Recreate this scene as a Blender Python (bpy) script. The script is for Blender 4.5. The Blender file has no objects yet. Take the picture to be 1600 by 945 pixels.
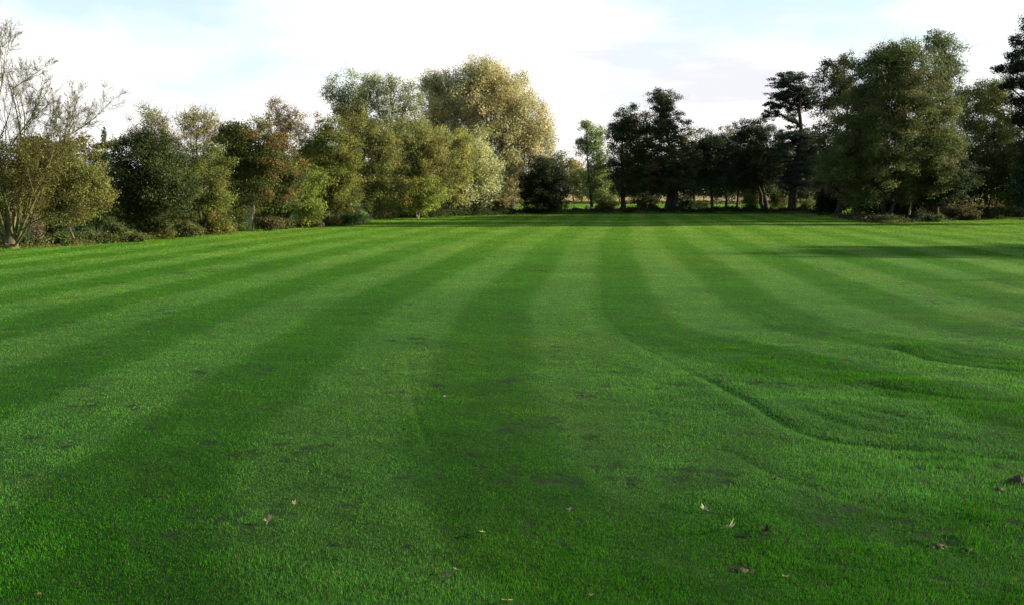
import bpy, math, zlib
import numpy as np
from mathutils import Vector

scene = bpy.context.scene
col = scene.collection
rng = np.random.default_rng(7)

# ------------------------------------------------------------------ camera
F, CX, CY, HZ, CH = 1550.0, 800.0, 472.5, 300.0, 3.0
PITCH = math.atan((CY - HZ) / F)
cam = bpy.data.cameras.new('camera')
cam_o = bpy.data.objects.new('camera', cam)
col.objects.link(cam_o)
cam.sensor_width = 36.0
cam.lens = F / 1600.0 * 36.0
cam.clip_end = 9000
cam_o.location = (0, 0, CH)
cam_o.rotation_euler = (math.pi / 2 - PITCH, 0, 0)
scene.camera = cam_o

# ------------------------------------------------------------------ sun, sky, exposure
SUN_EL, SUN_AZ = math.radians(14.5), math.radians(6.0)     # azimuth from +X, positive = a little beyond the camera's right
sv = Vector((math.cos(SUN_EL) * math.cos(SUN_AZ), math.cos(SUN_EL) * math.sin(SUN_AZ), math.sin(SUN_EL)))
sun = bpy.data.lights.new('sun', 'SUN')
sun.energy = 5.0
sun.angle = math.radians(0.5)
sun.color = (1.0, 0.88, 0.70)
sun_o = bpy.data.objects.new('sun', sun)
sun_o.rotation_euler = sv.to_track_quat('Z', 'Y').to_euler()
sun_o.location = (60, -10, 40)
col.objects.link(sun_o)

world = bpy.data.worlds.new('World')
scene.world = world
world.use_nodes = True
wn, wl = world.node_tree.nodes, world.node_tree.links
wn.clear()
w_out = wn.new('ShaderNodeOutputWorld')
w_bg = wn.new('ShaderNodeBackground')
w_bg.inputs['Strength'].default_value = 0.085
sky = wn.new('ShaderNodeTexSky')
sky.sky_type = 'NISHITA'
sky.sun_disc = False
sky.sun_elevation = SUN_EL
sky.sun_rotation = math.pi / 2 - SUN_AZ
sky.air_density = 1.0
sky.dust_density = 1.2
tc = wn.new('ShaderNodeTexCoord')
mp = wn.new('ShaderNodeMapping')
mp.inputs['Scale'].default_value = (1.0, 1.0, 2.6)
mp.inputs['Location'].default_value = (0.55, 0.0, 0.12)
nz = wn.new('ShaderNodeTexNoise')
nz.inputs['Scale'].default_value = 3.2
nz.inputs['Detail'].default_value = 8
nz.inputs['Roughness'].default_value = 0.52
sepv = wn.new('ShaderNodeSeparateXYZ')
wl.new(tc.outputs['Generated'], mp.inputs['Vector'])
wl.new(mp.outputs['Vector'], nz.inputs['Vector'])
wl.new(tc.outputs['Generated'], sepv.inputs['Vector'])
# cloud cover falls off with height above the horizon
cover = wn.new('ShaderNodeMapRange')
cover.inputs['From Min'].default_value = 0.02
cover.inputs['From Max'].default_value = 0.30
cover.inputs['To Min'].default_value = 0.30
cover.inputs['To Max'].default_value = -0.10
wl.new(sepv.outputs['Z'], cover.inputs['Value'])
addc = wn.new('ShaderNodeMath'); addc.operation = 'ADD'
wl.new(nz.outputs['Fac'], addc.inputs[0]); wl.new(cover.outputs['Result'], addc.inputs[1])
cr = wn.new('ShaderNodeValToRGB')
cr.color_ramp.elements[0].position = 0.50
cr.color_ramp.elements[1].position = 0.68
wl.new(addc.outputs[0], cr.inputs['Fac'])
nz2 = wn.new('ShaderNodeTexNoise')
nz2.inputs['Scale'].default_value = 4.5
nz2.inputs['Detail'].default_value = 5
mp2 = wn.new('ShaderNodeMapping')
mp2.inputs['Scale'].default_value = (1.0, 1.0, 5.0)
mp2.inputs['Location'].default_value = (1.3, 2.2, 0.55)
wl.new(tc.outputs['Generated'], mp2.inputs['Vector'])
wl.new(mp2.outputs['Vector'], nz2.inputs['Vector'])
cc = wn.new('ShaderNodeValToRGB')          # cloud body: grey undersides to bright tops
cc.color_ramp.elements[0].position = 0.38
cc.color_ramp.elements[0].color = (0.81, 0.82, 0.87, 1)
cc.color_ramp.elements[1].position = 0.52
cc.color_ramp.elements[1].color = (1.06, 1.02, 1.00, 1)
gx = wn.new('ShaderNodeMapRange')
gx.inputs['From Min'].default_value = -0.02
gx.inputs['From Max'].default_value = 0.10
gx.inputs['To Min'].default_value = 0.3
gx.inputs['To Max'].default_value = 0.0
wl.new(sepv.outputs['X'], gx.inputs['Value'])
ga = wn.new('ShaderNodeMath'); ga.operation = 'ADD'
wl.new(nz2.outputs['Fac'], ga.inputs[0]); wl.new(gx.outputs['Result'], ga.inputs[1])
wl.new(ga.outputs[0], cc.inputs['Fac'])
cs = wn.new('ShaderNodeVectorMath'); cs.operation = 'SCALE'
cs.inputs['Scale'].default_value = 4.9
wl.new(cc.outputs['Color'], cs.inputs[0])
mx = wn.new('ShaderNodeMix'); mx.data_type = 'RGBA'
wl.new(cr.outputs['Color'], mx.inputs['Factor'])
veil = wn.new('ShaderNodeMapRange')          # thin bright veil low in the sky
veil.inputs['From Min'].default_value = 0.10
veil.inputs['From Max'].default_value = 0.42
veil.inputs['To Min'].default_value = 0.85
veil.inputs['To Max'].default_value = 0.0
wl.new(sepv.outputs['Z'], veil.inputs['Value'])
mv = wn.new('ShaderNodeMix'); mv.data_type = 'RGBA'
mv.inputs['B'].default_value = (3.6, 4.5, 4.6, 1)
wl.new(veil.outputs['Result'], mv.inputs['Factor'])
wl.new(sky.outputs['Color'], mv.inputs['A'])
wl.new(mv.outputs['Result'], mx.inputs['A'])
wl.new(cs.outputs['Vector'], mx.inputs['B'])
wl.new(mx.outputs['Result'], w_bg.inputs['Color'])
wl.new(w_bg.outputs['Background'], w_out.inputs['Surface'])

scene.view_settings.view_transform = 'Standard'
scene.view_settings.look = 'None'
scene.view_settings.gamma = 1.0
scene.view_settings.use_curve_mapping = False
scene.view_settings.exposure = 1.45
scene.cycles.max_bounces = 6
scene.cycles.diffuse_bounces = 3
scene.cycles.transmission_bounces = 4
scene.cycles.transparent_max_bounces = 8

# ------------------------------------------------------------------ helpers
def ray(x, y):
    a, b = (x - CX) / F, (CY - y) / F
    return a, math.cos(PITCH) + b * math.sin(PITCH), -math.sin(PITCH) + b * math.cos(PITCH)

def on_ground(x, y):
    a, f, z = ray(x, y)
    t = CH / -z
    return np.array([a * t, f * t])

def at_depth(x, y, D):
    a, f, z = ray(x, y)
    t = D / f
    return np.array([a * t, D, CH + z * t])

def hash2(ix, iy, seed):
    h = (ix.astype(np.int64) * 374761393 + iy.astype(np.int64) * 668265263 + seed * 1442695041) & 0xffffffff
    h = ((h ^ (h >> 13)) * 1274126177) & 0xffffffff
    return ((h ^ (h >> 16)) & 0xffff) / 65535.0

def vnoise(x, y, seed=0):
    ix, iy = np.floor(x), np.floor(y)
    fx, fy = x - ix, y - iy
    fx = fx * fx * (3 - 2 * fx); fy = fy * fy * (3 - 2 * fy)
    a, b = hash2(ix, iy, seed), hash2(ix + 1, iy, seed)
    c, d = hash2(ix, iy + 1, seed), hash2(ix + 1, iy + 1, seed)
    return (a * (1 - fx) + b * fx) * (1 - fy) + (c * (1 - fx) + d * fx) * fy

def fbm(x, y, seed=0, o=4):
    s, amp, tot = 0, 1.0, 0
    for k in range(o):
        s = s + amp * vnoise(x * 2 ** k, y * 2 ** k, seed + k * 17); tot += amp; amp *= .55
    return s / tot

def make_mesh(name, V, Fc, mat, parent=None, vcol=None, smooth=False):
    V = np.ascontiguousarray(V, dtype=np.float32); Fc = np.ascontiguousarray(Fc, dtype=np.int32)
    me = bpy.data.meshes.new(name)
    n, k = Fc.shape
    me.vertices.add(len(V)); me.vertices.foreach_set('co', V.ravel())
    me.loops.add(n * k); me.loops.foreach_set('vertex_index', Fc.ravel())
    me.polygons.add(n); me.polygons.foreach_set('loop_start', np.arange(0, n * k, k, dtype=np.int32))
    try: me.polygons.foreach_set('loop_total', np.full(n, k, dtype=np.int32))
    except Exception: pass
    if smooth: me.polygons.foreach_set('use_smooth', np.ones(n, dtype=bool))
    if vcol is not None:
        at = me.color_attributes.new('tint', 'FLOAT_COLOR', 'POINT')
        c = np.ones((len(V), 4), dtype=np.float32); c[:, :3] = vcol
        at.data.foreach_set('color', c.ravel())
    me.update(calc_edges=True); me.validate()
    me.materials.append(mat)
    o = bpy.data.objects.new(name, me); col.objects.link(o)
    if parent is not None: o.parent = parent
    return o

def tag(o, label=None, cat=None, group=None, kind=None):
    if label: o['label'] = label
    if cat: o['category'] = cat
    if group: o['group'] = group
    if kind: o['kind'] = kind
    return o

def empty(name, loc):
    o = bpy.data.objects.new(name, None); o.location = loc; o.empty_display_size = .3
    col.objects.link(o); return o

def nrm(v):
    return v / np.maximum(np.linalg.norm(v, axis=-1, keepdims=True), 1e-9)

def tubes(P, R, sides=5):
    """P (N,m,3) centre lines, R (N,m) radii -> verts, quads"""
    P = np.asarray(P, float); R = np.asarray(R, float)
    N, m, _ = P.shape
    T = np.empty_like(P); T[:, 1:-1] = P[:, 2:] - P[:, :-2]; T[:, 0] = P[:, 1] - P[:, 0]; T[:, -1] = P[:, -1] - P[:, -2]
    T = nrm(T)
    ref = np.zeros((N, 1, 3)); d0 = nrm(P[:, -1] - P[:, 0])
    use_x = np.abs(d0[:, 2]) > .7
    ref[use_x, 0, 0] = 1; ref[~use_x, 0, 2] = 1
    A = nrm(np.cross(T, np.broadcast_to(ref, T.shape))); B = np.cross(T, A)
    ang = np.arange(sides) * 2 * math.pi / sides
    V = P[:, :, None, :] + R[:, :, None, None] * (np.cos(ang)[None, None, :, None] * A[:, :, None, :] + np.sin(ang)[None, None, :, None] * B[:, :, None, :])
    idx = np.arange(N * m * sides).reshape(N, m, sides)
    a, b = idx[:, :-1], idx[:, 1:]
    q = np.stack([a, np.roll(a, -1, 2), np.roll(b, -1, 2), b], -1).reshape(-1, 4)
    return V.reshape(-1, 3), q

class Acc:
    def __init__(s): s.V, s.F, s.n = [], [], 0
    def add(s, V, Fc):
        if len(V) == 0: return
        s.V.append(V); s.F.append(Fc + s.n); s.n += len(V)
    def get(s): return np.concatenate(s.V), np.concatenate(s.F)

# ------------------------------------------------------------------ materials
def new_mat(name):
    m = bpy.data.materials.new(name); m.use_nodes = True
    n = m.node_tree.nodes; n.clear()
    return m, n, m.node_tree.links

def leafy(name, transl=0.42, rough=0.6, spec=0.15, nscale=0.7, amount=0.35):
    m, n, l = new_mat(name)
    out = n.new('ShaderNodeOutputMaterial')
    at = n.new('ShaderNodeAttribute'); at.attribute_name = 'tint'
    geo = n.new('ShaderNodeNewGeometry')
    nz = n.new('ShaderNodeTexNoise'); nz.inputs['Scale'].default_value = nscale; nz.inputs['Detail'].default_value = 3
    l.new(geo.outputs['Position'], nz.inputs['Vector'])
    mr = n.new('ShaderNodeMapRange')
    mr.inputs['From Min'].default_value = .3; mr.inputs['From Max'].default_value = .7
    mr.inputs['To Min'].default_value = 1 - amount; mr.inputs['To Max'].default_value = 1 + amount
    l.new(nz.outputs['Fac'], mr.inputs['Value'])
    sc = n.new('ShaderNodeVectorMath'); sc.operation = 'SCALE'
    l.new(at.outputs['Color'], sc.inputs[0]); l.new(mr.outputs['Result'], sc.inputs['Scale'])
    p = n.new('ShaderNodeBsdfPrincipled'); p.inputs['Roughness'].default_value = rough
    p.inputs['Specular IOR Level'].default_value = spec
    t = n.new('ShaderNodeBsdfTranslucent')
    l.new(sc.outputs['Vector'], p.inputs['Base Color']); l.new(sc.outputs['Vector'], t.inputs['Color'])
    mx = n.new('ShaderNodeMixShader'); mx.inputs['Fac'].default_value = transl
    l.new(p.outputs[0], mx.inputs[1]); l.new(t.outputs[0], mx.inputs[2]); l.new(mx.outputs[0], out.inputs['Surface'])
    return m

M_leaf = leafy('foliage')
M_blade = leafy('grass_blade', transl=0.35, rough=0.9, spec=0.0, nscale=1.3, amount=0.22)
M_fallen = leafy('fallen_leaf', transl=0.15, rough=0.7, spec=0.2, nscale=30, amount=0.2)

def barky(name, c1, c2, scale=6, stretch=.25):
    m, n, l = new_mat(name)
    out = n.new('ShaderNodeOutputMaterial')
    geo = n.new('ShaderNodeNewGeometry')
    mp = n.new('ShaderNodeMapping'); mp.inputs['Scale'].default_value = (1, 1, stretch)
    l.new(geo.outputs['Position'], mp.inputs['Vector'])
    nz = n.new('ShaderNodeTexNoise'); nz.inputs['Scale'].default_value = scale; nz.inputs['Detail'].default_value = 6; nz.inputs['Roughness'].default_value = .65
    l.new(mp.outputs['Vector'], nz.inputs['Vector'])
    r = n.new('ShaderNodeValToRGB')
    r.color_ramp.elements[0].position = .35; r.color_ramp.elements[0].color = (*c1, 1)
    r.color_ramp.elements[1].position = .65; r.color_ramp.elements[1].color = (*c2, 1)
    l.new(nz.outputs['Fac'], r.inputs['Fac'])
    p = n.new('ShaderNodeBsdfPrincipled'); p.inputs['Roughness'].default_value = .9
    p.inputs['Specular IOR Level'].default_value = .15
    l.new(r.outputs['Color'], p.inputs['Base Color'])
    b = n.new('ShaderNodeBump'); b.inputs['Strength'].default_value = .8; b.inputs['Distance'].default_value = .05
    l.new(nz.outputs['Fac'], b.inputs['Height']); l.new(b.outputs['Normal'], p.inputs['Normal'])
    l.new(p.outputs[0], out.inputs['Surface'])
    return m

M_bark = barky('dark_bark', (.018, .014, .010), (.06, .05, .038))
M_bark_brown = barky('brown_bark', (.045, .036, .022), (.13, .10, .06))
M_bark_pale = barky('pale_bark', (.22, .19, .12), (.50, .46, .32), 9, 1.6)
M_bark_green = barky('mossy_bark', (.05, .055, .015), (.13, .12, .04))
M_wood = barky('weathered_wood', (.08, .07, .055), (.24, .21, .17), 12)
M_soil = barky('soil', (.035, .027, .018), (.12, .09, .06), 25, 1)

# ------------------------------------------------------------------ the lawn: height, stripes, ruts
def on_lawn(x, y):
    a, f, z = ray(x, y); t = CH / -z
    for _ in range(4): t = (CH - float(height(a * t, f * t)) - .02) / -z
    return np.array([a * t, f * t])

def pline(pts): return np.array([on_ground(*p) for p in pts])

RUTS = [  # (points in the world, half width, depth)
    (pline([(940, 455), (944, 490), (985, 530), (1040, 562), (1110, 595)]), .10, .035),
    (pline([(1110, 595), (1150, 620), (1200, 652), (1255, 678), (1320, 693), (1450, 706), (1600, 720), (1750, 726)]), .13, .085),
    (pline([(1265, 648), (1330, 668), (1420, 684), (1520, 690)]), .11, .03),
    (pline([(1395, 546), (1450, 561), (1520, 574), (1600, 581), (1750, 586)]), .14, .08),
    (pline([(1440, 540), (1500, 556), (1600, 566), (1700, 570)]), .11, .05),
    (pline([(1360, 606), (1440, 616), (1520, 628), (1650, 634)]), .15, .06),
    (pline([(640, 556), (641, 600), (652, 650), (672, 705)]), .06, .03),
    (pline([(1205, 395), (1250, 428), (1330, 462)]), .12, .035),
    (pline([(1150, 470), (1220, 505), (1330, 530)]), .11, .03),
    (pline([(870, 840), (950, 803), (1060, 772), (1110, 764)]), .07, .03),
    (pline([(1380, 650), (1420, 659), (1450, 655)]), .12, .05),
    (pline([(1130, 700), (1200, 740), (1290, 775), (1400, 800)]), .10, .03),
    (pline([(1400, 855), (1470, 850), (1530, 856)]), .09, .035),
]

HUMPS = [(*on_ground(1440, 645), .04, 1.5, .9), (*on_ground(1385, 600), .06, .7, .5), (*on_ground(1500, 545), .06, 2.2, 1.0), (*on_ground(1250, 640), .05, 1.2, .9), (*on_ground(1500, 605), .04, 1.6, .5)]

def seg_dist(X, Y, poly):
    best = np.full(X.shape, 1e9)
    for (ax, ay), (bx, by) in zip(poly[:-1], poly[1:]):
        dx, dy = bx - ax, by - ay
        t = np.clip(((X - ax) * dx + (Y - ay) * dy) / (dx * dx + dy * dy), 0, 1)
        best = np.minimum(best, np.hypot(X - ax - t * dx, Y - ay - t * dy))
    return best

def height(X, Y):
    X = np.asarray(X, float); Y = np.asarray(Y, float)
    h = .05 * (fbm(X * .09 + 3, Y * .09, 5, 2) - .5) * 2
    r = np.hypot(X, Y)
    near = np.clip((60 - r) / 40, 0, 1)
    right = np.clip((X + 1) / 6, 0, 1) * np.clip((24 - Y) / 8, 0, 1)
    h = h + near * (.020 + .022 * right) * (fbm(X * .9, Y * .9, 9, 3) - .5) * 2
    h = h + near * .02 * (fbm(X * 3.5, Y * 3.5, 21, 2) - .5)
    for hx, hy, ha, hr, hs in HUMPS:
        h = h + ha * np.exp(-((X - hx) / hr) ** 2 - ((Y - hy) / hs) ** 2)
    for poly, w, d in RUTS:
        q = seg_dist(X, Y, poly)
        h = h - .34 * d * np.exp(-(q / (w * .75)) ** 2) + .34 * d * .15 * np.exp(-((q - 2.1 * w) / w) ** 2)
    return h

RC, RD = np.array([13.6, 15.2]), np.array([.12, 1.0]) / math.hypot(.12, 1)
def stripe(X, Y):
    """0 in a dark mown strip, 1 in a light one; the strips swing round in the near right"""
    wob = .28 * (fbm(X * .12, Y * .05, 31, 2) - .5) + .22 * (fbm(X * 1.4, Y * .4, 32, 2) - .5)
    rx, ry = X - RC[0], Y - RC[1]
    t = rx * RD[0] + ry * RD[1]
    u = np.where(t > 0, np.abs(rx * RD[1] - ry * RD[0]), np.hypot(rx, ry)) + wob
    u = u + np.interp(Y, [7.5, 10, 14, 17.6, 26, 57], [.3, .6, 1.25, 1.1, .1, -.8])
    u = u + 3.6 * np.clip((22 - Y) / 8, 0, 1) * np.clip((X - 1) / 4, 0, 1)
    s = np.cos((u - 13.6) * 2 * math.pi / 3.5)
    s = 1 / (1 + np.exp(-s * (6.0 + 2.0 * np.clip((30 - Y) / 15, 0, 1))))
    lvl = .78 + .38 * vnoise(np.round((u - 13.6) / 3.5) + .5, 0 * u + .5, 77)
    worn = .7 + .6 * fbm(X * .15, Y * .08, 37, 3)
    s = s * lvl * worn
    far_mix = np.clip((Y - 40) / 60, 0, .45)
    return np.clip(s * (1 - far_mix) + .5 * far_mix, 0, 1) * .88 + .05

def turf_color(X, Y):
    s = stripe(X, Y)[..., None]
    dark = np.array([.047, .188, .003]); light = np.array([.104, .268, .034])
    mottled = fbm(X * .5, Y * .5, 41, 3)[..., None]
    c = dark * (1 - s) + light * s
    c = c * (.80 + .4 * mottled)
    near_shade = np.clip((34 - Y + 8 * (fbm(X * .2, Y * .2, 47, 2) - .5)) / 24, 0, 1)[..., None]      # dimmer light near the viewer, painted into the turf colour
    c = c * (1 - near_shade * np.array([.36, .17, .22]))
    yel = np.clip(fbm(X * .25 + 9, Y * .25, 43, 3) - .5, 0, 1)[..., None] * 1.2
    far_sun = np.clip((Y - 30) / 55, 0, 1)[..., None]          # warm sunlight towards the far end, painted in as a yellower tint
    return c * (1 + yel * np.array([.9, .15, .1])) * (1 + far_sun * np.array([.55, .06, 0]))

# the mown area as a polygon
edge_left = [(-70, -20), (-48, 20), (-38, 36)] + [tuple(on_ground(*p)) for p in [(0, 389), (60, 386), (120, 383), (200, 378), (300, 368), (400, 359), (470, 353.5), (520, 350.5), (566, 349), (578, 343.5), (590, 341)]]
edge_far = [tuple(on_ground(*p)) for p in [(680, 339), (780, 336.5), (900, 335), (1050, 334.5), (1200, 334.5), (1290, 335.5)]]
edge_right = [tuple(on_ground(*p)) for p in [(1335, 340.5), (1365, 347), (1395, 350), (1460, 347.5), (1530, 343), (1600, 339)]] + [(80, 132), (72, 60), (60, 20), (55, -20)]
LAWN = np.array(edge_left + edge_far + edge_right)

def inside(X, Y, poly):
    c = np.zeros(X.shape, bool); n = len(poly)
    for i in range(n):
        x1, y1 = poly[i]; x2, y2 = poly[(i + 1) % n]
        if y1 == y2: continue
        c ^= ((y1 > Y) != (y2 > Y)) & (X < (x2 - x1) * (Y - y1) / (y2 - y1) + x1)
    return c

# bare worm-cast and scuffed spots
SP_PX = [(800, 597, 26), (912, 616, 22), (720, 650, 10), (1215, 745, 16), (1160, 887, 20), (1500, 853, 26), (1465, 848, 14), (455, 568, 10), (225, 740, 12), (830, 822, 16), (975, 670, 10), (1232, 686, 12), (1040, 505, 14), (925, 480, 10), (1330, 514, 16), (1060, 436, 7), (1130, 392, 4), (1010, 470, 8), (870, 540, 12), (690, 540, 10), (1110, 506, 8), (640, 440, 8), (430, 440, 6), (500, 396, 5), (20, 515, 14), (10, 542, 10), (120, 586, 12), (330, 510, 8), (1440, 660, 16), (1375, 600, 20), (1385, 622, 12), (300, 800, 14), (1285, 520, 12), (1550, 800, 12)]
SPOTS = []
for x, y, wpx in SP_PX:
    c = on_ground(x, y); k = c[1] / F
    for j in range(3):
        SPOTS.append((c[0] + rng.normal(0, .45) * wpx * k, c[1] + rng.normal(0, .25) * wpx * k * 2, wpx * k * rng.uniform(.25, .6)))
for j in range(230):
    r = 7.5 * (80 / 7.5) ** rng.random(); a = rng.uniform(-.5, .5)
    SPOTS.append((r * math.sin(a), r * math.cos(a), rng.uniform(.015, .05) * (1 + r / 18)))
for j in range(34):          # short runs of scuffed turf
    r = 9 * (60 / 9) ** rng.random(); a = rng.uniform(-.48, .48); x0, y0 = r * math.sin(a), r * math.cos(a)
    for q in range(rng.integers(4, 9)):
        SPOTS.append((x0 + rng.normal(0, .3) * (1 + r / 20), y0 + rng.normal(0, .12) * (1 + r / 12), rng.uniform(.03, .09) * (1 + r / 25)))
SPOTS = np.array(SPOTS)

def bare(X, Y):
    m = np.zeros(X.shape)
    for sx, sy, sr in SPOTS:
        near = np.abs(Y - sy) < 4 * sr
        if not near.any(): continue
        q = ((X[near] - sx) ** 2 + ((Y[near] - sy) * 1.0) ** 2) / sr ** 2 * (.3 + 1.5 * fbm(X[near] * 9, Y[near] * 9, 15, 2))
        m[near] = np.maximum(m[near], np.exp(-q))
    return m

# ground sheet out to the horizon
def disc(rs, th):
    R, T = np.meshgrid(rs, th, indexing='ij')
    return R * np.sin(T), R * np.cos(T)

def ground_mat():
    m, n, l = new_mat('meadow_ground')
    out = n.new('ShaderNodeOutputMaterial')
    geo = n.new('ShaderNodeNewGeometry'); sep = n.new('ShaderNodeSeparateXYZ')
    l.new(geo.outputs['Position'], sep.inputs[0])
    nz = n.new('ShaderNodeTexNoise'); nz.inputs['Scale'].default_value = .06; nz.inputs['Detail'].default_value = 8; nz.inputs['Roughness'].default_value = .7
    l.new(geo.outputs['Position'], nz.inputs['Vector'])
    fine = n.new('ShaderNodeTexNoise'); fine.inputs['Scale'].default_value = 1.2; fine.inputs['Detail'].default_value = 6
    l.new(geo.outputs['Position'], fine.inputs['Vector'])
    gr = n.new('ShaderNodeValToRGB')
    gr.color_ramp.elements[0].position = .35; gr.color_ramp.elements[0].color = (.085, .17, .018, 1)
    gr.color_ramp.elements[1].position = .65; gr.color_ramp.elements[1].color = (.16, .24, .035, 1)
    l.new(nz.outputs['Fac'], gr.inputs['Fac'])
    st = n.new('ShaderNodeValToRGB')
    st.color_ramp.elements[0].position = .3; st.color_ramp.elements[0].color = (.26, .22, .085, 1)
    st.color_ramp.elements[1].position = .7; st.color_ramp.elements[1].color = (.40, .31, .15, 1)
    l.new(fine.outputs['Fac'], st.inputs['Fac'])
    mr = n.new('ShaderNodeMapRange'); mr.inputs['From Min'].default_value = 262; mr.inputs['From Max'].default_value = 300
    l.new(sep.outputs['Y'], mr.inputs['Value'])
    mix = n.new('ShaderNodeMix'); mix.data_type = 'RGBA'
    l.new(mr.outputs['Result'], mix.inputs['Factor']); l.new(gr.outputs['Color'], mix.inputs['A']); l.new(st.outputs['Color'], mix.inputs['B'])
    p = n.new('ShaderNodeBsdfPrincipled'); p.inputs['Roughness'].default_value = .95; p.inputs['Specular IOR Level'].default_value = .1
    l.new(mix.outputs['Result'], p.inputs['Base Color'])
    b = n.new('ShaderNodeBump'); b.inputs['Strength'].default_value = 1; b.inputs['Distance'].default_value = .3
    l.new(fine.outputs['Fac'], b.inputs['Height']); l.new(b.outputs['Normal'], p.inputs['Normal'])
    l.new(p.outputs[0], out.inputs['Surface'])
    return m

def lawn_mat():
    m, n, l = new_mat('lawn_turf')
    out = n.new('ShaderNodeOutputMaterial')
    at = n.new('ShaderNodeAttribute'); at.attribute_name = 'tint'
    geo = n.new('ShaderNodeNewGeometry')
    nz = n.new('ShaderNodeTexNoise'); nz.inputs['Scale'].default_value = 14; nz.inputs['Detail'].default_value = 6; nz.inputs['Roughness'].default_value = .7
    l.new(geo.outputs['Position'], nz.inputs['Vector'])
    mr = n.new('ShaderNodeMapRange'); mr.inputs['From Min'].default_value = .3; mr.inputs['From Max'].default_value = .7
    mr.inputs['To Min'].default_value = .45; mr.inputs['To Max'].default_value = 1.4
    l.new(nz.outputs['Fac'], mr.inputs['Value'])
    sc = n.new('ShaderNodeVectorMath'); sc.operation = 'SCALE'
    l.new(at.outputs['Color'], sc.inputs[0]); l.new(mr.outputs['Result'], sc.inputs['Scale'])
    p = n.new('ShaderNodeBsdfPrincipled'); p.inputs['Roughness'].default_value = .95; p.inputs['Specular IOR Level'].default_value = .1
    l.new(sc.outputs['Vector'], p.inputs['Base Color'])
    b = n.new('ShaderNodeBump'); b.inputs['Strength'].default_value = .8; b.inputs['Distance'].default_value = .04
    l.new(nz.outputs['Fac'], b.inputs['Height']); l.new(b.outputs['Normal'], p.inputs['Normal'])
    l.new(p.outputs[0], out.inputs['Surface'])
    return m

def grid_faces(nr, nt, wrap=False):
    i, j = np.meshgrid(np.arange(nr - 1), np.arange(nt if wrap else nt - 1), indexing='ij')
    a = i * nt + j; b = i * nt + (j + 1) % nt
    c = (i + 1) * nt + (j + 1) % nt; d = (i + 1) * nt + j
    return np.stack([a, d, c, b], -1).reshape(-1, 4)

rs = np.concatenate([[.01], np.geomspace(2, 4000, 110)]); th = np.linspace(0, 2 * math.pi, 120, endpoint=False)
GX, GY = disc(rs, th)
GZ = -.16 + 0 * GX
g = make_mesh('ground', np.stack([GX, GY, GZ], -1).reshape(-1, 3), grid_faces(len(rs), len(th), True)[:, ::-1], ground_mat(), smooth=True)
tag(g, kind='structure')

rs = np.concatenate([np.geomspace(1.0, 5.5, 40, endpoint=False), np.geomspace(5.5, 45, 420, endpoint=False), np.geomspace(45, 175, 150)])
th = np.radians(np.concatenate([np.linspace(-80, -42, 30, endpoint=False), np.linspace(-42, 42, 320, endpoint=False), np.linspace(42, 80, 30)]))
LX, LY = disc(rs, th)
LZ = height(LX, LY)
BR = bare(LX.ravel(), LY.ravel()).reshape(LX.shape)[..., None]
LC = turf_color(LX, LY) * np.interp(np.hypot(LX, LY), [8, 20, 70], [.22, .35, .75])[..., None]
LC = LC * (1 - BR) + np.array([.012, .030, .005]) * BR
Fl = grid_faces(len(rs), len(th))[:, ::-1]
cxy = np.stack([LX.ravel(), LY.ravel()], -1)[Fl].mean(1)
Fl = Fl[inside(cxy[:, 0], cxy[:, 1], LAWN)]
used = np.unique(Fl); remap = np.zeros(LX.size, int); remap[used] = np.arange(len(used))
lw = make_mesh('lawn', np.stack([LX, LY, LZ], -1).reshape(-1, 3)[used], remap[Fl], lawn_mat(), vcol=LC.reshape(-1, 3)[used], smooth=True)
tag(lw, kind='structure')

# grass blades: finer and denser near the viewer, coarser far off
def blades(name, n, r0, r1, amax, mask, wk, hfun, colfun, base_z, lean=True):
    r = r0 * (r1 / r0) ** rng.random(n); a = rng.uniform(-amax, amax, n)
    X, Y = r * np.sin(a), r * np.cos(a)
    k = mask(X, Y); X, Y, r = X[k], Y[k], r[k]; n = len(X)
    h = hfun(X, Y, r) * rng.uniform(.55, 1.25, n); w = wk * r * (1 + np.clip(r - 25, 0, 40) / 80) * rng.uniform(.6, 1.3, n)
    yaw = rng.uniform(0, math.pi, n)
    dx, dy = np.cos(yaw) * w / 2, np.sin(yaw) * w / 2
    Z = base_z(X, Y)
    lx, ly = rng.normal(0, .35, n), rng.normal(0, .35, n)
    if lean: ly = ly + (stripe(X, Y) - .45) * .4
    V = np.empty((n, 3, 3))
    V[:, 0] = np.stack([X - dx, Y - dy, Z - .01], -1); V[:, 1] = np.stack([X + dx, Y + dy, Z - .01], -1)
    V[:, 2] = np.stack([X + lx * h, Y + ly * h, Z + h], -1)
    C = colfun(X, Y) * rng.uniform(.55, 1.5, (n, 1)) * (1 + rng.normal(0, .12, (n, 3)))
    dead = rng.random(n) < .04
    C[dead] = np.array([.22, .18, .08]) * rng.uniform(.6, 1.1, (dead.sum(), 1))
    return make_mesh(name, V.reshape(-1, 3), np.arange(n * 3).reshape(-1, 3), M_blade, vcol=np.repeat(np.clip(C, 0, 1), 3, 0))

def lawn_mask(X, Y):
    k = inside(X, Y, LAWN)
    k &= rng.random(len(X)) > np.clip(bare(X, Y) * 1.5 - .12, 0, .92)
    return k
def lawn_h(X, Y, r):
    rough = np.clip((X - 1) / 4, 0, 1) * np.clip((22 - Y) / 6, 0, 1) + np.clip((9.5 - Y) / 3, 0, 1) * .5
    tuft = fbm(X * 1.8, Y * 1.8, 55, 2)
    return (.012 + .020 * rough * (tuft * 2) + .014 * tuft) * (1 + np.clip(r - 20, 0, 100) * .014)
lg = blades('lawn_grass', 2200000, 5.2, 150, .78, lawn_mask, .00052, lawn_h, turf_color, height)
tag(lg, 'short mown grass blades covering the striped lawn', 'grass', kind='stuff')

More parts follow.
